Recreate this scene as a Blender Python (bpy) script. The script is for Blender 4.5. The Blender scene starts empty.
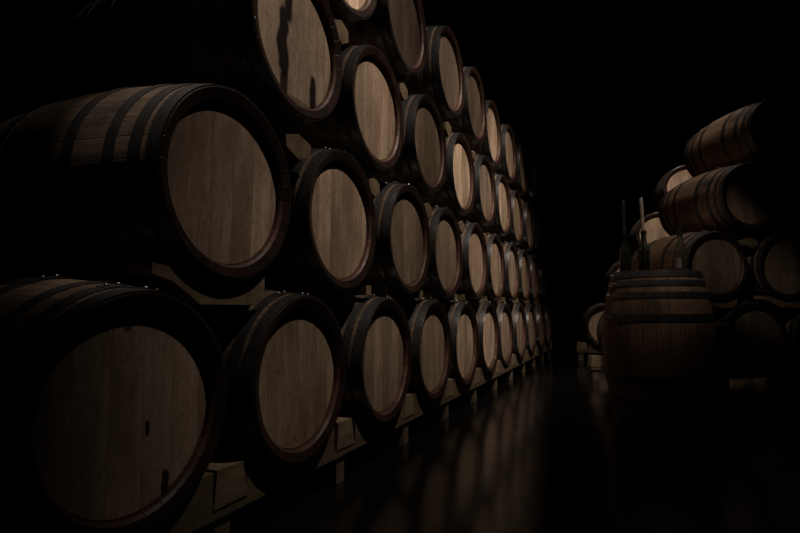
import bpy, bmesh, math, random
from mathutils import Vector, Matrix
random.seed(7)
PI = math.pi
SC = bpy.context.scene
COL = SC.collection
CAMZ = 0.73            # height of the lens above the floor
ROW_Z = 0.476          # height of the axis of a bottom-row barrel

# ------------------------------------------------------------------ node helpers
def new_mat(name):
    m = bpy.data.materials.new(name); m.use_nodes = True
    nt = m.node_tree
    return m, nt, nt.nodes['Principled BSDF']

class N:
    """small shorthand for building node trees"""
    def __init__(s, nt): s.nt = nt
    def node(s, t, **kw):
        n = s.nt.nodes.new(t)
        for k, v in kw.items(): setattr(n, k, v)
        return n
    def link(s, a, b): s.nt.links.new(a, b)
    def val(s, n, i, v):
        if hasattr(v, 'is_output'): s.link(v, n.inputs[i])
        else: n.inputs[i].default_value = v
    def math(s, op, a, b=0.0, c=None, clamp=False):
        n = s.node('ShaderNodeMath', operation=op, use_clamp=clamp)
        s.val(n, 0, a); s.val(n, 1, b)
        if c is not None: s.val(n, 2, c)
        return n.outputs[0]
    def vec(s, x, y, z):
        n = s.node('ShaderNodeCombineXYZ')
        s.val(n, 0, x); s.val(n, 1, y); s.val(n, 2, z)
        return n.outputs[0]
    def noise(s, v, scale=5, detail=4, rough=.55):
        n = s.node('ShaderNodeTexNoise'); s.link(v, n.inputs['Vector'])
        n.inputs['Scale'].default_value = scale; n.inputs['Detail'].default_value = detail
        n.inputs['Roughness'].default_value = rough
        return n.outputs[0]
    def white(s, w):
        n = s.node('ShaderNodeTexWhiteNoise', noise_dimensions='1D'); s.val(n, 'W', w)
        return n.outputs['Value']
    def remap(s, v, a, b, c, d):
        n = s.node('ShaderNodeMapRange'); s.link(v, n.inputs[0])
        for i, q in enumerate((a, b, c, d)): n.inputs[i + 1].default_value = q
        return n.outputs[0]
    def mix(s, f, a, b, blend='MIX'):
        n = s.node('ShaderNodeMix', data_type='RGBA', blend_type=blend)
        s.val(n, 0, f)
        for i, q in ((6, a), (7, b)):
            if hasattr(q, 'is_output'): s.link(q, n.inputs[i])
            else: n.inputs[i].default_value = (*q, 1)
        return n.outputs[2]
    def bump(s, h, strength, dist=.002):
        n = s.node('ShaderNodeBump'); s.link(h, n.inputs['Height'])
        n.inputs['Strength'].default_value = strength; n.inputs['Distance'].default_value = dist
        return n.outputs[0]
    def coords(s):
        tc = s.node('ShaderNodeTexCoord'); sp = s.node('ShaderNodeSeparateXYZ')
        s.link(tc.outputs['Object'], sp.inputs[0])
        return tc.outputs['Object'], sp.outputs

def wood_head(name, base=(.45, .335, .245), dark=(.20, .138, .094), stains=()):
    """oak boards of a barrel head; boards run along local Z, across local Y"""
    m, nt, b = new_mat(name); n = N(nt)
    oc, (x, y, z) = n.coords()
    info = n.node('ShaderNodeObjectInfo')
    rnd = info.outputs['Random']
    seed = n.math('MULTIPLY', rnd, 37.0)
    yb = n.math('ADD', n.math('MULTIPLY', y, 10.5), seed)
    board = n.math('FLOOR', yb)
    tint = n.white(n.math('ADD', board, 0.5))
    fr = n.math('FRACT', yb)
    edge = n.math('MINIMUM', fr, n.math('SUBTRACT', 1.0, fr))
    seam = n.remap(edge, 0.0, 0.022, 0.0, 1.0)
    off = n.math('ADD', n.math('MULTIPLY', board, 3.7), seed)
    warp = n.math('MULTIPLY', n.math('SUBTRACT', n.noise(n.vec(n.math('MULTIPLY', y, 9.0), n.math('MULTIPLY', z, 5.0), off), 1.0, 3, .5), .5), 2.2)
    g1 = n.noise(n.vec(n.math('ADD', n.math('MULTIPLY', y, 38.0), warp), n.math('MULTIPLY', z, 2.4), off), 1.0, 6, .66)
    g2 = n.noise(n.vec(n.math('MULTIPLY', y, 190.0), n.math('MULTIPLY', z, 9.0), off), 1.0, 3, .6)
    g3 = n.noise(n.vec(n.math('MULTIPLY', y, 7.0), n.math('MULTIPLY', z, 3.2), off), 1.0, 3, .5)
    ray = n.noise(n.vec(n.math('MULTIPLY', y, 22.0), n.math('MULTIPLY', z, 120.0), off), 1.0, 2, .5)
    c = n.mix(n.remap(g1, .34, .72, 0, .75), base, dark)
    c = n.mix(n.remap(g2, .5, .75, 0, .35), c, dark)
    c = n.mix(n.remap(g3, .40, .66, 0, .75), c, (.19, .132, .088))
    mott = n.noise(n.vec(n.math('MULTIPLY', y, 75.0), n.math('MULTIPLY', z, 38.0), off), 1.0, 4, .7)
    c = n.mix(n.remap(mott, .50, .70, 0, .6), c, (.13, .09, .062))
    c = n.mix(n.remap(ray, .6, .8, 0, .22), c, (.48, .38, .28))
    c = n.mix(1.0, c, n.vec(*[n.remap(tint, 0, 1, .70, 1.15)] * 3), 'MULTIPLY')
    c = n.mix(n.math('MULTIPLY', n.math('SUBTRACT', 1.0, seam), .4), c, (.07, .04, .025))
    spots = n.noise(n.vec(n.math('MULTIPLY', y, 26.0), n.math('MULTIPLY', z, 17.0), seed), 1.0, 2, .5)
    c = n.mix(n.remap(spots, .72, .80, 0, .75), c, (.06, .035, .022))
    wob = n.noise(n.vec(n.math('MULTIPLY', y, 12.0), n.math('MULTIPLY', z, 10.0), 3.1), 1.0, 2, .45)
    for (sy, sz, ry, rz, k) in stains:          # long runs of dried wine
        dy = n.math('DIVIDE', n.math('SUBTRACT', n.math('ADD', y, n.math('MULTIPLY', n.math('SUBTRACT', wob, .5), .055)), sy), ry)
        dz = n.math('DIVIDE', n.math('SUBTRACT', z, sz), rz)
        r = n.math('ADD', n.math('POWER', n.math('ABSOLUTE', dy), 2.0), n.math('POWER', n.math('ABSOLUTE', dz), 4.0))
        c = n.mix(n.math('MULTIPLY', n.remap(r, .55, 1.15, 1, 0), k), c, (.008, .0045, .004))
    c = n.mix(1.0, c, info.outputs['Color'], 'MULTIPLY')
    n.link(c, b.inputs['Base Color'])
    b.inputs['Roughness'].default_value = .75
    b.inputs['Specular IOR Level'].default_value = .08
    h = n.math('ADD', n.math('MULTIPLY', g1, .5), n.math('MULTIPLY', seam, .8))
    n.link(n.bump(h, .35, .0015), b.inputs['Normal'])
    return m

def wood_staves(name, base, dark, dirt, count=30, rough=.62, spec=.15):
    """oak staves round local X"""
    m, nt, b = new_mat(name); n = N(nt)
    oc, (x, y, z) = n.coords()
    rnd = n.node('ShaderNodeObjectInfo').outputs['Random']
    seed = n.math('MULTIPLY', rnd, 53.0)
    ang = n.math('MULTIPLY', n.math('ADD', n.math('ARCTAN2', z, y), PI), count / (2 * PI))
    st = n.math('FLOOR', ang); fr = n.math('FRACT', ang)
    edge = n.math('MINIMUM', fr, n.math('SUBTRACT', 1.0, fr))
    seam = n.remap(edge, 0.0, 0.035, 0.0, 1.0)
    off = n.math('ADD', n.math('MULTIPLY', st, 5.3), seed)
    tint = n.white(n.math('ADD', off, .31))
    g1 = n.noise(n.vec(n.math('MULTIPLY', x, 3.0), n.math('MULTIPLY', ang, 5.0), off), 1.0, 6, .65)
    g2 = n.noise(n.vec(n.math('MULTIPLY', x, 9.0), n.math('MULTIPLY', ang, 18.0), off), 1.0, 3, .6)
    bl = n.noise(oc, 6.0, 5, .6)
    c = n.mix(n.remap(g1, .35, .7, 0, .8), base, dark)
    c = n.mix(n.remap(g2, .5, .75, 0, .45), c, dark)
    c = n.mix(1.0, c, n.vec(*[n.remap(tint, 0, 1, .62, 1.12)] * 3), 'MULTIPLY')
    c = n.mix(n.remap(bl, .48, .72, 0, .75), c, dirt)
    c = n.mix(n.math('MULTIPLY', n.math('SUBTRACT', 1.0, seam), .8), c, (.025, .015, .01))
    n.link(c, b.inputs['Base Color'])
    b.inputs['Roughness'].default_value = rough
    b.inputs['Specular IOR Level'].default_value = spec
    h = n.math('ADD', n.math('MULTIPLY', g1, .5), seam)
    n.link(n.bump(h, .45, .002), b.inputs['Normal'])
    return m

def wood_block(name, base, dark, sx=3, sy=3, sz=3, rough=.75):
    m, nt, b = new_mat(name); n = N(nt)
    oc, (x, y, z) = n.coords()
    rnd = n.math('MULTIPLY', n.node('ShaderNodeObjectInfo').outputs['Random'], 41.0)
    v = n.vec(n.math('ADD', n.math('MULTIPLY', x, sx), rnd), n.math('MULTIPLY', y, sy), n.math('MULTIPLY', z, sz))
    g = n.noise(v, 1.0, 6, .62)
    g2 = n.noise(oc, 22.0, 4, .6)
    c = n.mix(n.remap(g, .35, .68, 0, .85), base, dark)
    c = n.mix(n.remap(g2, .55, .78, 0, .6), c, (.05, .032, .022))
    n.link(c, b.inputs['Base Color']); b.inputs['Roughness'].default_value = rough
    b.inputs['Specular IOR Level'].default_value = .1
    n.link(n.bump(g, .4, .002), b.inputs['Normal'])
    return m

def steel(name, base=(.125, .123, .125), rough=.33, metal=.7):
    m, nt, b = new_mat(name); n = N(nt)
    oc, (x, y, z) = n.coords()
    rnd = n.math('MULTIPLY', n.node('ShaderNodeObjectInfo').outputs['Random'], 29.0)
    g = n.noise(n.vec(n.math('ADD', n.math('MULTIPLY', x, 60.0), rnd), n.math('MULTIPLY', y, 24.0), n.math('MULTIPLY', z, 24.0)), 1.0, 6, .7)
    g2 = n.noise(oc, 130.0, 3, .6)
    c = n.mix(n.remap(g, .36, .64, 0, 1), base, (base[0] * .25, base[1] * .22, base[2] * .20))
    c = n.mix(n.remap(g2, .5, .7, 0, .5), c, (.05, .036, .028))
    n.link(c, b.inputs['Base Color'])
    n.link(n.remap(g, .3, .7, rough - .08, rough + .2), b.inputs['Roughness'])
    b.inputs['Metallic'].default_value = metal
    n.link(n.bump(g, .35, .0012), b.inputs['Normal'])
    return m

def plain(name, col, rough=.8, bumpy=0, scale=8, spec=.3, var=.5):
    m, nt, b = new_mat(name); n = N(nt)
    oc, _ = n.coords()
    g = n.noise(oc, scale, 6, .6)
    c = n.mix(n.remap(g, .35, .7, 0, 1), col, tuple(q * var for q in col))
    n.link(c, b.inputs['Base Color']); b.inputs['Roughness'].default_value = rough
    b.inputs['Specular IOR Level'].default_value = spec
    if bumpy: n.link(n.bump(g, bumpy, .01), b.inputs['Normal'])
    return m

M_HEAD = wood_head('oak_head')
M_HEAD_STAIN = wood_head('oak_head_wine_stained', stains=(
    (-.052, .16, .030, .12, .98), (-.083, -.04, .032, .14, .98), (-.078, -.18, .022, .06, .92), (.116, -.175, .024, .085, .98), (.02, -.238, .09, .018, .5)))
M_HEAD_KNOT = wood_head('oak_head_knotted', stains=((.042, -.05, .008, .020, .95), (.105, -.215, .015, .05, .95), (-.03, .215, .012, .02, .7)))
M_STAVE = wood_staves('oak_staves', (.19, .135, .095), (.055, .037, .026), (.014, .010, .008))
M_STAVE_OLD = wood_staves('aged_oak_staves', (.25, .165, .108), (.10, .058, .035), (.035, .022, .016), 26)
M_CHIME = wood_staves('wine_dark_stave_ends', (.042, .022, .016), (.018, .010, .008), (.008, .005, .004), rough=.3, spec=.6)
M_CROZE = wood_staves('stained_oak_rim', (.13, .062, .040), (.055, .025, .017), (.03, .016, .012), rough=.5, spec=.3)
M_HOOP = steel('galvanised_hoop')
M_RIVET = steel('worn_rivet_steel', (.5, .48, .46), .28, .9)
M_BLOCK = wood_block('pine_block', (.24, .18, .112), (.12, .084, .05), 4, 7, 30)
M_ENDGRAIN = wood_block('end_grain_oak', (.19, .14, .085), (.09, .062, .038), 8, 16, 16)
M_RAIL = wood_block('rack_timber', (.15, .11, .07), (.075, .052, .032), 20, 3, 26)

# ------------------------------------------------------------------ object helpers
def obj(name, bm, mats, parent=None, smooth=False):
    me = bpy.data.meshes.new(name)
    bmesh.ops.recalc_face_normals(bm, faces=bm.faces)
    if smooth:
        for e in bm.edges: e.smooth = not (len(e.link_faces) == 2 and e.calc_face_angle(0) > .5)
    bm.to_mesh(me); bm.free()
    for m in (mats if isinstance(mats, (list, tuple)) else [mats]): me.materials.append(m)
    if smooth:
        for p in me.polygons: p.use_smooth = True
    o = bpy.data.objects.new(name, me); COL.objects.link(o)
    if parent: o.parent = parent
    return o

def thing(name, label, cat, loc=(0, 0, 0), rot=(0, 0, 0), group=None):
    o = bpy.data.objects.new(name, None); COL.objects.link(o)
    o.empty_display_size = .1
    o.location = loc; o.rotation_euler = rot
    o['label'] = label; o['category'] = cat
    if group: o['group'] = group
    return o

def tag(o, label, cat, group=None):
    o['label'] = label; o['category'] = cat
    if group: o['group'] = group
    return o

def dup(root, loc, rot, label, group=None):
    r = root.copy(); COL.objects.link(r); r.location = loc; r.rotation_euler = rot
    r['label'] = label
    if group: r['group'] = group
    for ch in list(root.children):
        c = ch.copy(); COL.objects.link(c); c.parent = r
        for g in ch.children:
            d = g.copy(); COL.objects.link(d); d.parent = c
    return r

def lathe_x(bm, prof, seg=96, closed=True, cap=False):
    """revolve (x, r) profile about X"""
    rings = []
    for (x, r) in prof:
        rings.append([bm.verts.new((x, r * math.cos(2 * PI * k / seg), r * math.sin(2 * PI * k / seg))) for k in range(seg)])
    n = len(rings)
    for i in range(n if closed else n - 1):
        a, b = rings[i], rings[(i + 1) % n]
        for k in range(seg):
            bm.faces.new((a[k], a[(k + 1) % seg], b[(k + 1) % seg], b[k]))
    if cap:
        bm.faces.new(rings[0]); bm.faces.new(rings[-1])
    return rings

def lathe_z(bm, prof, seg=40, cap_ends=True):
    rings = []
    for (r, z) in prof:
        rings.append([bm.verts.new((r * math.cos(2 * PI * k / seg), r * math.sin(2 * PI * k / seg), z)) for k in range(seg)])
    for a, b in zip(rings, rings[1:]):
        for k in range(seg):
            bm.faces.new((a[k], a[(k + 1) % seg], b[(k + 1) % seg], b[k]))
    if cap_ends:
        bm.faces.new(rings[0]); bm.faces.new(rings[-1])

def prism_x(bm, pts, x0, x1):
    """extrude a (y, z) polygon from x0 to x1"""
    a = [bm.verts.new((x0, y, z)) for y, z in pts]; b = [bm.verts.new((x1, y, z)) for y, z in pts]
    bm.faces.new(a); bm.faces.new(b)
    n = len(pts)
    for i in range(n): bm.faces.new((a[i], a[(i + 1) % n], b[(i + 1) % n], b[i]))

def box(bm, x0, x1, y0, y1, z0, z1):
    prism_x(bm, [(y0, z0), (y1, z0), (y1, z1), (y0, z1)], x0, x1)

def bevel(bm, w=.003, seg=2, ang=.6):
    es = [e for e in bm.edges if len(e.link_faces) == 2 and e.calc_face_angle(0) > ang]
    if es: bmesh.ops.bevel(bm, geom=es, offset=w, segments=seg, affect='EDGES', profile=.6)

# ------------------------------------------------------------------ the barrel: axis local X, front head at x = 0 facing +X, body to x = -0.95
BL = .95; R_END = .2945; R_BIL = .3395; DR = 0.0     # DR: how much narrower the head is than on the lying barrels
def rad(a): return R_BIL - (R_BIL - R_END) * ((a - BL / 2) / (BL / 2)) ** 2

def body_bm():
    bm = bmesh.new()
    prof = [(-BL * i / 28, rad(BL * i / 28)) for i in range(29)]
    prof = [(-.006, rad(.006))] + prof[1:-1] + [(-BL + .006, rad(.006))]
    # close the inside a little below the surface so that the barrel is solid, leaving both recesses
    prof += [(-BL + .012, .262 - DR), (-BL + .038, .258 - DR), (-.038, .258 - DR), (-.012, .262 - DR)]
    lathe_x(bm, prof, 90)
    return bm

def chime_bm(front=True):
    bm = bmesh.new()
    p = [(-.005, R_END - .001), (-.0008, R_END - .0025), (0, R_END - .005), (-.010, .2600 - DR), (-.019, .2530 - DR), (-.036, .2525 - DR), (-.036, .2615 - DR), (-.024, .2655 - DR)]
    if not front: p = [(-BL - x, r) for x, r in p]
    lathe_x(bm, p, 90)
    for f in bm.faces:                       # the inside of the rim is rawer wood than the stave ends
        c = f.calc_center_median(); a = min(-c.x, BL + c.x)
        f.material_index = 1 if a > .0105 else 0
    return bm

def disc_bm(front=True):
    bm = bmesh.new()
    s = (lambda x: x) if front else (lambda x: -BL - x)
    seg = 72; rings = []
    for x, r in ((-.0325, .247 - DR), (-.0345, .2523 - DR), (-.054, .2523 - DR)):
        rings.append([bm.verts.new((s(x), r * math.cos(2 * PI * k / seg), r * math.sin(2 * PI * k / seg))) for k in range(seg)])
    for a, b in zip(rings, rings[1:]):
        for k in range(seg): bm.faces.new((a[k], a[(k + 1) % seg], b[(k + 1) % seg], b[k]))
    bm.faces.new(rings[0]); bm.faces.new(rings[-1])
    return bm

def hoop_bm(a0, a1, rivet_angle, th=.003):
    bm = bmesh.new()
    am = (a0 + a1) / 2
    out = [(-a0, rad(a0) + th), (-am, rad(am) + th + .0006), (-a1, rad(a1) + th)]
    inn = [(-a1, rad(a1) - .001), (-a0, rad(a0) - .001)]
    lathe_x(bm, out + inn, 90)
    # the lap where the strip is riveted to itself, and its two rivets
    n = 6
    ring = []
    for i in range(n + 1):
        t = rivet_angle - .10 + .20 * i / n
        ring.append([bm.verts.new((-a, r * math.cos(t), r * math.sin(t))) for a, r in
                     ((a0 + .001, rad(a0) + th), (a0 + .001, rad(a0) + th + .002), (a1 - .001, rad(a1) + th + .002), (a1 - .001, rad(a1) + th))])
    for a, b in zip(ring, ring[1:]):
        for k in range(3): bm.faces.new((a[k], b[k], b[k + 1], a[k + 1]))
    bm.faces.new(ring[0]); bm.faces.new(ring[-1])
    for dt in (-.055, .055):
        t = rivet_angle + dt; r = rad(am) + th + .0025
        mt = Matrix.Translation((-am, r * math.cos(t), r * math.sin(t)))
        n0 = len(bm.faces)
        bmesh.ops.create_icosphere(bm, subdivisions=2, radius=.0065, matrix=mt)
        bm.faces.ensure_lookup_table()
        for f in bm.faces[n0:]: f.material_index = 1
    return bm

HOOPS_LYING = [(.003, .044), (.062, .098), (.145, .180), (.290, .332)]
HOOPS_STAND = [(.003, .044), (.062, .098), (.135, .173), (.270, .315)]

def make_barrel(label, hoops, stave_mat, head_mat, group):
    t = thing('wine_barrel', label, 'barrel', group=group)
    obj('staves', body_bm(), stave_mat, t, True)
    for f in (True, False):
        o = obj('chime', chime_bm(f), [M_CHIME, M_CROZE], t, True)
        o['label'] = 'red-brown wine-soaked stave ends around the head'
        h = obj('head', disc_bm(f), head_mat, t)
        h['label'] = 'pale flat head of vertical oak boards'
    k = 0
    for (a0, a1) in hoops + [(BL - b, BL - a) for a, b in reversed(hoops)]:
        o = obj('hoop', hoop_bm(a0, a1, PI / 2 + (.12 if k % 2 else -.1)), [M_HOOP, M_RIVET], t, True)
        o['label'] = 'dark galvanised steel hoop'
        k += 1
    return t

ORD = ['first', 'second', 'third', 'fourth', 'fifth', 'sixth', 'seventh', 'eighth', 'ninth', 'tenth', 'eleventh', 'twelfth']
ROWN = ['bottom row', 'second row', 'third row', 'top row']

# ------------------------------------------------------------------ long stack on the left
MEAS = {(0, 0): (-1.106, 0.988, 0.0), (0, 1): (-1.091, 1.687, 0.001), (0, 2): (-1.089, 2.417, 0.004), (0, 3): (-1.094, 3.131, 0.0),
        (0, 4): (-1.102, 3.845, -0.003), (0, 5): (-1.101, 4.561, 0.003), (0, 6): (-1.117, 5.272, 0.0), (1, 0): (-1.115, 1.313, 0.638),
        (1, 1): (-1.107, 2.008, 0.629), (1, 2): (-1.092, 2.721, 0.632), (1, 3): (-1.108, 3.441, 0.626), (1, 4): (-1.098, 4.157, 0.628),
        (1, 5): (-1.107, 4.872, 0.628), (2, 1): (-1.097, 1.648, 1.26), (2, 2): (-1.117, 2.37, 1.246), (2, 3): (-1.102, 3.078, 1.263),
        (2, 4): (-1.102, 3.797, 1.244), (2, 5): (-1.101, 4.507, 1.264), (2, 6): (-1.107, 5.221, 1.263), (3, 1): (-1.111, 2.029, 1.87),
        (3, 2): (-1.111, 2.731, 1.888), (3, 3): (-1.083, 3.455, 1.88), (3, 4): (-1.095, 4.159, 1.894), (3, 5): (-1.122, 4.877, 1.883)}
ROWS = [(0, 11), (0, 10), (1, 10), (1, 9)]
OFF = [0, .3126, -.0507, .3197]; RZ = [0, .6307, 1.2542, 1.8825]
POS = {}
for r, (i0, i1) in enumerate(ROWS):
    for i in range(i0, i1):
        if (r, i) in MEAS: x, y, z = MEAS[(r, i)]
        else: x, y, z = -1.1027 + random.uniform(-.012, .012), .9881 + .7142 * i + OFF[r], RZ[r]
        POS[(r, i)] = (x, y, z + ROW_Z)
# tone of each head: its light and shade painted in, plus paler newer wood
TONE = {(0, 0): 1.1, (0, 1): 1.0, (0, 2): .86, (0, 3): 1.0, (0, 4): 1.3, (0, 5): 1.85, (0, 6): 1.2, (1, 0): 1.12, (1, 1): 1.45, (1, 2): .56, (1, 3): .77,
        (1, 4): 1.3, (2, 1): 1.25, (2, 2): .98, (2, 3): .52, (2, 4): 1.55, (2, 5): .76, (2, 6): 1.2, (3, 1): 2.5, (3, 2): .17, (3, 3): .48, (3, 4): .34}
G_L = 'oak barrels in the long left stack'
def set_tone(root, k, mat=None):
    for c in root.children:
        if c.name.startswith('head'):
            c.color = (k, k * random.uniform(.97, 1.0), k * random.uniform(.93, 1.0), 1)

proto = make_barrel('x', HOOPS_LYING, M_STAVE, M_HEAD, G_L)
special = {(2, 1): ('wine-stained oak barrel with dark drips down its head, near end of third row', M_HEAD_STAIN),
           (0, 0): ('largest oak barrel with a dark knot, near end of bottom row in left stack', M_HEAD_KNOT)}
first = True
for (r, i), p in POS.items():
    n = i - ROWS[r][0]
    lab = 'oak barrel, %s from the near end of the %s in long left stack' % (ORD[n], ROWN[r])
    if n == 0: lab = 'oak barrel at the near end of the %s in long left stack' % ROWN[r]
    rot = (random.uniform(-.05, .05), 0, 0)
    if (r, i) in special: lab = special[(r, i)][0]
    if first:
        o = proto; o.location = p; o.rotation_euler = rot; o['label'] = lab; first = False
    else:
        o = dup(proto, p, rot, lab, G_L)
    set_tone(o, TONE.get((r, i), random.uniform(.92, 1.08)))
    if (r, i) in special:
        special[(r, i)] += (o,)
        o.rotation_euler = (0, 0, 0)
for lab, mat, o in special.values():
    for c in o.children:
        if c.name.startswith('head'):
            c.data = c.data.copy(); c.data.materials[0] = mat

def arc(cy, cz, r, y0, y1, n=12):
    """points on the underside of a circle from y0 to y1"""
    return [(y0 + (y1 - y0) * k / n, cz - math.sqrt(r * r - (y0 + (y1 - y0) * k / n - cy) ** 2)) for k in range(n + 1)]

# ------------------------------------------------------------------ racks under the bottom rows; local frame: barrels' axis X, row along Y
def rack(name_label, centers, loc, rotz, endpad=.42):
    t = thing('barrel_rack', name_label, 'barrel rack', loc, (0, 0, rotz))
    ys = [c - loc[1] if rotz == 0 else c for c in centers]
    y0, y1 = ys[0] - endpad, ys[-1] + endpad
    for xf, xb in ((-.036, -.115), (-.835, -.914)):
        bm = bmesh.new(); box(bm, xb, xf, y0, y1, .112, .142); bevel(bm, .003)
        obj('rail', bm, M_RAIL, t)
        gaps = [ys[0] - .357] + [(a + b) / 2 for a, b in zip(ys, ys[1:])] + [ys[-1] + .357]
        for c in ys:
            bm = bmesh.new()
            prism_x(bm, [(-.264, .248)] + arc(0, ROW_Z, .3235, -.228, .228, 16) + [(.282, .25), (.282, .1425), (-.264, .1425)], xb, xf)
            o = obj('cradle', bm, M_RAIL, t); o.location = (0, c, 0)
            o['label'] = 'curved timber cradle'
        for g in gaps:
            bm = bmesh.new()
            prism_x(bm, [(-.066, .1425), (.088, .1425), (.060, .252), (-.056, .254)], xb + .005, xf + .004); bevel(bm, .004)
            o = obj('wedge', bm, M_BLOCK, t); o.location = (0, g, 0)
            o['label'] = 'pale timber wedge block'
            bm = bmesh.new()
            box(bm, xb + .015, xf - .012, -.034, .034, 0, .112); bevel(bm, .003)
            o = obj('leg', bm, M_RAIL, t); o.location = (0, g - .01, 0)
    return t

ys0 = [POS[(0, i)][1] for i in range(*ROWS[0])]
rack('low timber rack on the floor under the bottom row of the long left stack', ys0, (-1.1, 0.0, 0), 0)

ZT = -.264
CRADLE = [(-.28, ZT)] + [q for q in arc(0, 0, .3228, -.28, .19, 20) if q[1] < ZT] + [(.19, ZT), (.19, -.346), (.14, -.373), (-.105, -.373), (-.208, -.311), (-.28, -.294)]
CRADLE_SMALL = [(-.205, ZT)] + [q for q in arc(0, 0, .3235, -.205, .19, 20) if q[1] < ZT] + [(.19, ZT), (.19, -.346), (.14, -.373), (-.105, -.373), (-.205, -.313)]
# cradle blocks under the second row
for i in range(*ROWS[1]):
    x, y, z = POS[(1, i)]
    bm = bmesh.new()
    prism_x(bm, CRADLE if i == 0 else CRADLE_SMALL, -.125, -.03 if i == 0 else -.06); bevel(bm, .003)
    o = obj('cradle_block', bm, M_BLOCK); o.location = (x, y, z)
    tag(o, 'curved cradle block under the %s barrel of second row, left stack' % ORD[i], 'wood block', 'cradle blocks under the second row')
# hexagonal packing blocks in the gaps below the third and top rows
for r in (2, 3):
    for i in range(*ROWS[r]):
        x, y, z = POS[(r, i)]
        a, b = POS[(r - 1, i - 1 if r == 2 else i)], POS[(r - 1, i if r == 2 else i + 1)]
        yc = (a[1] + b[1]) / 2; zc = (a[2] + b[2]) / 2 + .222
        s = 1.0 + random.uniform(-.12, .1); v = 1.0
        if (r, i) == (2, 1): s = 1.35; v = .7
        bm = bmesh.new()
        prism_x(bm, [(0, .050 * s * v), (.062 * s, .028 * s * v), (.062 * s, -.020 * s * v), (.008, -.052 * s * v), (-.055 * s, -.022 * s * v), (-.060 * s, .024 * s * v)], -.12, -.03 + random.uniform(-.01, .006))
        bevel(bm, .003)
        o = obj('wedge_block', bm, M_ENDGRAIN); o.location = (x, yc, zc)
        tag(o, 'hexagonal block wedged under the %s barrel of the %s, left stack' % (ORD[i - 1], ROWN[r]), 'wood block', 'hexagonal packing blocks in the left stack')
# small off-cuts lying on the bottom-row barrels
for i in (2, 3, 4):
    x, y, z = POS[(0, i)]
    bm = bmesh.new(); box(bm, -.075, 0, -.026, .026, 0, .046); bevel(bm, .003)
    o = obj('wood_offcut', bm, M_BLOCK); o.location = (x - .056, y - .12, z + .313)
    tag(o, 'square wood off-cut on the %s barrel of bottom row, left stack' % ORD[i], 'wood block', 'wood off-cuts on the bottom row')

# ------------------------------------------------------------------ stacks on the right
RD = Vector((.86, .51, 0)).normalized()            # along a row
RN = Vector((RD.y, -RD.x, 0))                       # the way the heads face
RROT = math.atan2(RN.y, RN.x)
def right_stack(A, RD, layout, group, rows_z, tone=1.0):
    RN = Vector((RD.y, -RD.x, 0)); RROT = math.atan2(RN.y, RN.x)
    for (r, u, lab) in layout:
        p = A + RD * u + RN * (random.uniform(-.012, .012) if r else 0)
        o = dup(proto_r, (p.x, p.y, ROW_Z + rows_z[r]), (random.uniform(-.06, .06), 0, RROT + (random.uniform(-.012, .012) if r else 0)), lab, group)
        set_tone(o, tone * random.uniform(.9, 1.08))
proto_r = make_barrel('x', HOOPS_LYING, M_STAVE_OLD, M_HEAD, 'oak barrels in the right stack')
A_F = Vector((.72, 5.47, 0)); A_B = Vector((.035, 8.03, 0))
front = [(0, -.37, 'oak barrel lying low on the rack directly behind the standing barrel'),
         (0, .345, 'dim oak barrel in bottom row of right stack, just right of the standing barrel'),
         (0, 1.06, 'dark oak barrel in bottom row of right stack, cut by right picture edge'),
         (1, 0.0, 'oak barrel lying behind the wine bottles, its head facing right of them'),
         (1, .715, 'oak barrel in second row of right stack, at the right picture edge'),
         (2, .36, 'oak barrel with lit staves lying third up in the right stack'),
         (2, 1.08, 'unlit oak barrel in third row of right stack, mostly beyond right picture edge'),
         (3, .68, 'topmost oak barrel of the right stack')]
back = [(0, -.335, 'oak barrel low behind the left side of the standing barrel, nearest the aisle'),
        (0, .38, 'oak barrel in bottom row of far stack, hidden behind the standing barrel'),
        (0, 1.095, 'oak barrel in bottom row of far stack, hidden behind right stack'),
        (1, 0.0, 'oak barrel in far stack, its rim just above the standing barrel\'s left edge'),
        (1, .715, 'oak barrel in second row of far stack, hidden behind right stack'),
        (2, .36, 'oak barrel with bright head in far stack, just behind the candle'),
        (2, 1.08, 'oak barrel in third row of far stack, hidden behind right stack'),
        (3, .72, 'topmost oak barrel of far stack, bright head peeking over right stack')]
fz = [0, .632, 1.262, 1.888]
RD_B = Vector((math.cos(.10), math.sin(.10), 0))
right_stack(A_F, RD, front[1:], 'oak barrels in the right stack', fz, .8)
p = A_F + RD * front[0][1]
proto_r.location = (p.x, p.y, ROW_Z); proto_r.rotation_euler = (0, 0, RROT); proto_r['label'] = front[0][2]
set_tone(proto_r, .8)
right_stack(A_B, RD_B, back, 'oak barrels in the far right stack', fz, 1.15)
def rack_right(A, RD, us, label):
    t = rack(label, us, (A.x, A.y, 0), math.atan2(-RD.x, RD.y))
    return t
rack_right(A_F, RD, [-.37, .345, 1.06], 'low timber rack on the floor under the right barrel stack')
rack_right(A_B, RD_B, [-.335, .38, 1.095], 'low timber rack on the floor under the far right barrel stack')
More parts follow.
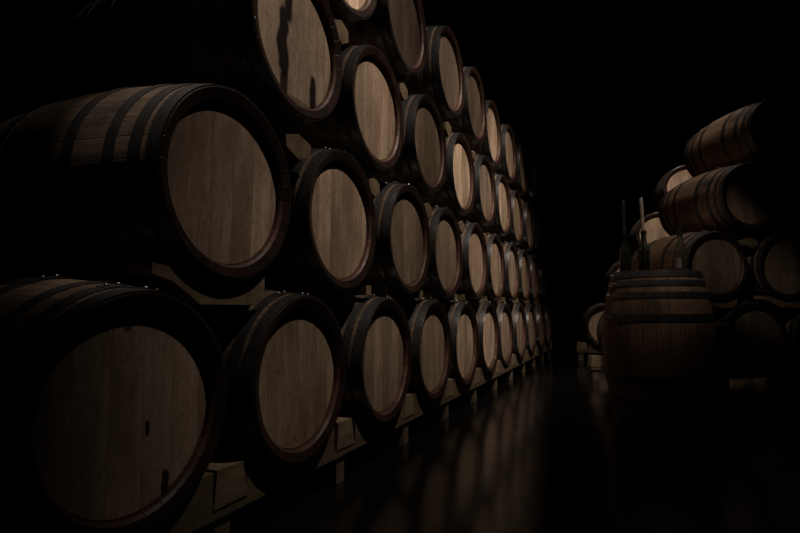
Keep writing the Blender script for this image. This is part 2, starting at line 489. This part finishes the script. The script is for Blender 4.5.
for (A, RD, nm) in ((A_F, RD, 'right stack'), (A_B, RD_B, 'far right stack')):
    RROT = math.atan2(-RD.x, RD.y)
    for (r, u, lab) in ((1, 0.0, 'left'), (1, .715, 'second'), (2, .36, 'left')):
        p = A + RD * u
        z = ROW_Z + fz[r]
        bm = bmesh.new()
        if r == 1:
            prism_x(bm, CRADLE, -.125, -.03); bevel(bm, .003)
            o = obj('cradle_block', bm, M_BLOCK)
        else:
            prism_x(bm, [(-.062, .02), (0, .046), (.062, .02), (.06, -.02), (0, -.05), (-.06, -.02)], -.24, -.03); bevel(bm, .003)
            o = obj('wedge_block', bm, M_ENDGRAIN); z -= .42
        o.location = (p.x, p.y, z); o.rotation_euler = (0, 0, RROT)
        tag(o, 'wood block under the %s barrel of the %s in the %s' % (lab, ROWN[r], nm), 'wood block', 'wood blocks in the ' + nm)

# ------------------------------------------------------------------ the standing barrel and what is on it
SB = Vector((.150, 3.90, 0))
BL, R_END, R_BIL = .965, .264, .334; DR = .2945 - R_END
sb = make_barrel('oak barrel standing upright on the floor as a table for bottles', HOOPS_STAND, M_STAVE_OLD, M_HEAD, None)
sb.name = 'standing_barrel'
sb.location = (SB.x, SB.y, BL); sb.rotation_euler = (0, -PI / 2, math.radians(25))
set_tone(sb, .6)
TOPZ = BL - .0325

def glass(name, col, rough=.05, trans=.9):
    m, nt, b = new_mat(name); n = N(nt)
    oc, _ = n.coords()
    g = n.noise(oc, 40, 3)
    n.link(n.mix(n.remap(g, .4, .7, 0, 1), col, tuple(q * .75 for q in col)), b.inputs['Base Color'])
    b.inputs['Roughness'].default_value = rough; b.inputs['Transmission Weight'].default_value = trans
    b.inputs['IOR'].default_value = 1.48
    return m
M_GLASS = glass('green_bottle_glass', (.62, .64, .48), .02, .97)
M_DARKGLASS = glass('dark_bottle_glass', (.014, .016, .011), .05, .35)
M_WAX = plain('candle_wax', (.30, .23, .18), .5, .2, 30, .4, .85)
M_WAXDARK = plain('shaded_candle_wax', (.022, .018, .016), .4, .2, 30, .4, .7)  # wax colour darkened for the shade the left candle stands in
M_WAXDRIP = plain('wax_drips', (.10, .075, .06), .4, .3, 40, .5, .6)
M_LABEL = plain('paper_label', (.22, .17, .165), .8, 0, 20, .2, .85)
M_FOIL = plain('foil_capsule', (.03, .025, .025), .4, 0, 20, .5, .7)
M_WICK = plain('wick', (.02, .018, .016), .9)

def on_top(dx, dy, label, name, cat, rz=0, group=None):
    return thing(name, label, cat, (SB.x + dx, SB.y + dy, TOPZ), (0, 0, rz), group)
def bottle_prof(rb, hs, hsh, rn, hn):
    """body radius, body height, shoulder top, neck radius, full height"""
    p = [(.004, .012), (rb * .6, .004), (rb * .92, 0), (rb, .006), (rb, hs)]
    for k in range(1, 9):
        t = k / 8; s = .5 - .5 * math.cos(PI * t)
        p.append((rb + (rn - rb) * s, hs + (hsh - hs) * t))
    p += [(rn * .97, hn - .02), (rn * .97, hn - .019), (rn * 1.16, hn - .018), (rn * 1.16, hn - .004), (rn, hn)]
    return p
def bottle_bm(rb, hs, hsh, rn, hn, hollow=True):
    bm = bmesh.new()
    o = bottle_prof(rb, hs, hsh, rn, hn)
    if hollow:
        inn = [(max(r - .0035, .003), z + (.0045 if z < .05 else 0)) for r, z in o]
        lathe_z(bm, o + list(reversed(inn)), 40, False)
        # bottoms
        bmesh.ops.holes_fill(bm, edges=[e for e in bm.edges if e.is_boundary])
    else:
        lathe_z(bm, o, 40, True)
    return bm
def label_bm(r, z0, z1, a0, a1, th=.0006):
    bm = bmesh.new(); n = 20; cols = []
    for i in range(n + 1):
        a = a0 + (a1 - a0) * i / n
        cols.append([bm.verts.new((rr * math.cos(a), rr * math.sin(a), z)) for rr, z in ((r, z0), (r + th, z0), (r + th, z1), (r, z1))])
    for p, q in zip(cols, cols[1:]):
        for k in range(4): bm.faces.new((p[k], q[k], q[(k + 1) % 4], p[(k + 1) % 4]))
    bm.faces.new(cols[0]); bm.faces.new(cols[-1])
    return bm
def candle_bm(z0, z1, r0, r1, lean=0):
    bm = bmesh.new(); n = 14
    prof = []
    for k in range(n + 1):
        t = k / n
        prof.append((r0 + (r1 - r0) * t + .0008 * math.sin(9 * t + 1), z0 + (z1 - z0) * t))
    prof += [(r1 * .8, z1 + .003), (r1 * .35, z1 - .002)]
    lathe_z(bm, prof, 20, True)
    for v in bm.verts: v.co.x += lean * (v.co.z - z0)
    return bm

# wine bottle with a label, shoulders see-through
t = on_top(.150, -.06, 'green glass wine bottle with a pale label on the standing barrel', 'wine_bottle', 'bottle')
obj('glass', bottle_bm(.039, .15, .245, .0145, .318), M_GLASS, t, True)
o = obj('label', label_bm(.0392, .050, .115, math.radians(-160), math.radians(-90)), M_LABEL, t); o['label'] = 'pale paper label'
bm = bmesh.new(); lathe_z(bm, [(.0168, .258), (.0155, .285), (.0175, .298), (.0175, .321), (.006, .322)], 24, True)
obj('capsule', bm, M_FOIL, t, True)

# bottle used as candlestick, wax run down one side
t = on_top(-.062, -.045, 'dark bottle with wax drips holding the pale candle on the standing barrel', 'candle_bottle', 'bottle')
obj('glass', bottle_bm(.038, .165, .245, .0155, .305), M_DARKGLASS, t, True)
cn = thing('candle', 'tall pale candle stuck in the neck of a bottle on the standing barrel', 'candle', t.location)
obj('candle_stick', candle_bm(.285, .520, .0112, .0105, -.03), M_WAX, cn, True)
bm = bmesh.new()
for k in range(5):
    bmesh.ops.create_cone(bm, cap_ends=True, segments=6, radius1=.0013, radius2=.0009, depth=.009,
                          matrix=Matrix.Translation((-.0068 + .0012 * k, 0, .524 + .003 * k)) @ Matrix.Rotation(.35, 4, 'Y'))
obj('wick', bm, M_WICK, cn)
rnd = random.Random(3)
bp = bottle_prof(.038, .165, .245, .0155, .305)
def prof_r(z):
    for (r0, z0), (r1, z1) in zip(bp[2:], bp[3:]):
        if z0 <= z <= z1 and z1 > z0: return r0 + (r1 - r0) * (z - z0) / (z1 - z0)
    return .0155
for k in range(5):
    a = math.radians(-75 + 95 * k / 4 + rnd.uniform(-9, 9)); zb = rnd.uniform(.04, .16)
    bm = bmesh.new(); pts = []
    n = 22
    for i in range(n + 1):
        z = .306 + (zb - .306) * i / n
        rr = prof_r(z) + .001
        w = .0021 + .0009 * math.sin(i * 1.3 + k) + (.0016 if i == n else 0)
        ca, sa = math.cos(a + .02 * math.sin(i * .7)), math.sin(a + .02 * math.sin(i * .7))
        pts.append([bm.verts.new(((rr + w * math.cos(q)) * ca - w * math.sin(q) * sa, (rr + w * math.cos(q)) * sa + w * math.sin(q) * ca, z)) for q in [2 * PI * j / 8 for j in range(8)]])
    for p, q in zip(pts, pts[1:]):
        for j in range(8): bm.faces.new((p[j], p[(j + 1) % 8], q[(j + 1) % 8], q[j]))
    bm.faces.new(pts[0]); bm.faces.new(pts[-1])
    obj('wax_drip', bm, M_WAXDRIP, t, True)

# a second, darker candle bottle further left
t = on_top(-.178, .03, 'unlit dark bottle at the left edge of the standing barrel top', 'candle_bottle', 'bottle')
obj('glass', bottle_bm(.037, .16, .24, .0155, .30), M_DARKGLASS, t, True)
cn = thing('candle', 'dark candle stuck in the leftmost bottle on the standing barrel', 'candle', t.location)
obj('candle_stick', candle_bm(.285, .52, .0108, .010, 0), M_WAXDARK, cn, True)
bm = bmesh.new(); bmesh.ops.create_cone(bm, cap_ends=True, segments=6, radius1=.0013, radius2=.0009, depth=.014, matrix=Matrix.Translation((0, 0, .528)))
obj('wick', bm, M_WICK, cn)

# ------------------------------------------------------------------ the cellar
def concrete_floor():
    m, nt, b = new_mat('polished_dark_concrete'); n = N(nt)
    oc, _ = n.coords()
    g = n.noise(oc, 1.6, 7, .6); g2 = n.noise(oc, 14, 5, .6); g3 = n.noise(oc, 90, 3, .6)
    c = n.mix(n.remap(g, .35, .7, 0, 1), (.006, .0055, .005), (.003, .0028, .0026))
    c = n.mix(n.remap(g2, .5, .75, 0, .6), c, (.002, .002, .002))
    n.link(c, b.inputs['Base Color'])
    n.link(n.remap(g2, .3, .7, .13, .20), b.inputs['Roughness'])
    b.inputs['Specular IOR Level'].default_value = .65
    h = n.math('ADD', n.math('MULTIPLY', g2, .7), n.math('MULTIPLY', g3, .25))
    n.link(n.bump(h, .10, .005), b.inputs['Normal'])
    return m
M_WALL = plain('dark_cellar_plaster', (.010, .009, .008), .95, .5, 6, .1, .5)
def struct(name, x0, x1, y0, y1, z0, z1, m):
    bm = bmesh.new(); box(bm, x0, x1, y0, y1, z0, z1)
    o = obj(name, bm, m); o['kind'] = 'structure'; return o
X0, X1, Y0, Y1, ZC = -2.35, 6.2, -2.5, 14.0, 4.9
struct('floor', X0, X1, Y0, Y1, -.1, 0, concrete_floor())
struct('wall_left', X0 - .2, X0, Y0, Y1, -.1, ZC + .2, M_WALL)
struct('wall_right', X1, X1 + .2, Y0, Y1, -.1, ZC + .2, M_WALL)
struct('wall_back', X0, X1, Y1, Y1 + .2, -.1, ZC + .2, M_WALL)
struct('ceiling', X0, X1, Y0, Y1, ZC, ZC + .2, M_WALL)

# ------------------------------------------------------------------ light: a few warm ceiling spots over the aisle
def spot(name, loc, target, power, size, blend, radius=.05, col=(1, .86, .73)):
    l = bpy.data.lights.new(name, 'SPOT'); l.energy = power; l.spot_size = math.radians(size); l.spot_blend = blend
    l.shadow_soft_size = radius; l.color = col
    o = bpy.data.objects.new(name, l); COL.objects.link(o); o.location = loc
    o.rotation_euler = (Vector(target) - Vector(loc)).to_track_quat('-Z', 'Y').to_euler()
    return o
AISLE = ((2.2, 2.10, 1.72, 265, 38), (2.1, 3.1, 1.80, 225, 43), (3.1, 4.5, 1.4, 410, 46), (4.2, 5.65, 1.25, 430, 42))
for y, ty, tz, pw, sz in AISLE:
    spot('aisle_spot', (.62, y, 4.6), (-1.1, ty, tz), pw, sz, 1.0)
spot('far_spot', (.75, 6.15, 4.7), (.5, 7.7, 1.95), 350, 43, 1.0)
spot('end_spot', (-1.18, .98, 4.55), (-1.24, 1.10, 1.45), 260, 10, 1.0)
spot('table_spot', (.95, 2.75, 4.6), (.22, 3.72, 1.40), 270, 14, 1.0)
spot('right_spot', (.72, 6.02, 4.75), (.50, 6.05, 1.3), 150, 38, 1.0)
spot('right_front_spot', (-.9, 1.2, 4.6), (.72, 5.5, 1.32), 175, 11.5, 1.0)

w = bpy.data.worlds.new('cellar_dark'); w.use_nodes = True
w.node_tree.nodes['Background'].inputs[0].default_value = (.9, .85, .8, 1)
w.node_tree.nodes['Background'].inputs[1].default_value = .00005
SC.world = w

# ------------------------------------------------------------------ camera
cd = bpy.data.cameras.new('camera'); cam = bpy.data.objects.new('camera', cd); COL.objects.link(cam)
cd.sensor_width = 36; cd.lens = 538.5 / 800 * 36; cd.clip_end = 60; cd.clip_start = .05
yaw, pitch = .4045, .0772
F = Vector((-math.sin(yaw) * math.cos(pitch), math.cos(yaw) * math.cos(pitch), math.sin(pitch)))
cam.location = (0, 0, CAMZ); cam.rotation_euler = F.to_track_quat('-Z', 'Y').to_euler()
SC.camera = cam
SC.view_settings.view_transform = 'Standard'; SC.view_settings.look = 'None'
SC.view_settings.gamma = 1; SC.view_settings.exposure = 0; SC.view_settings.use_curve_mapping = False
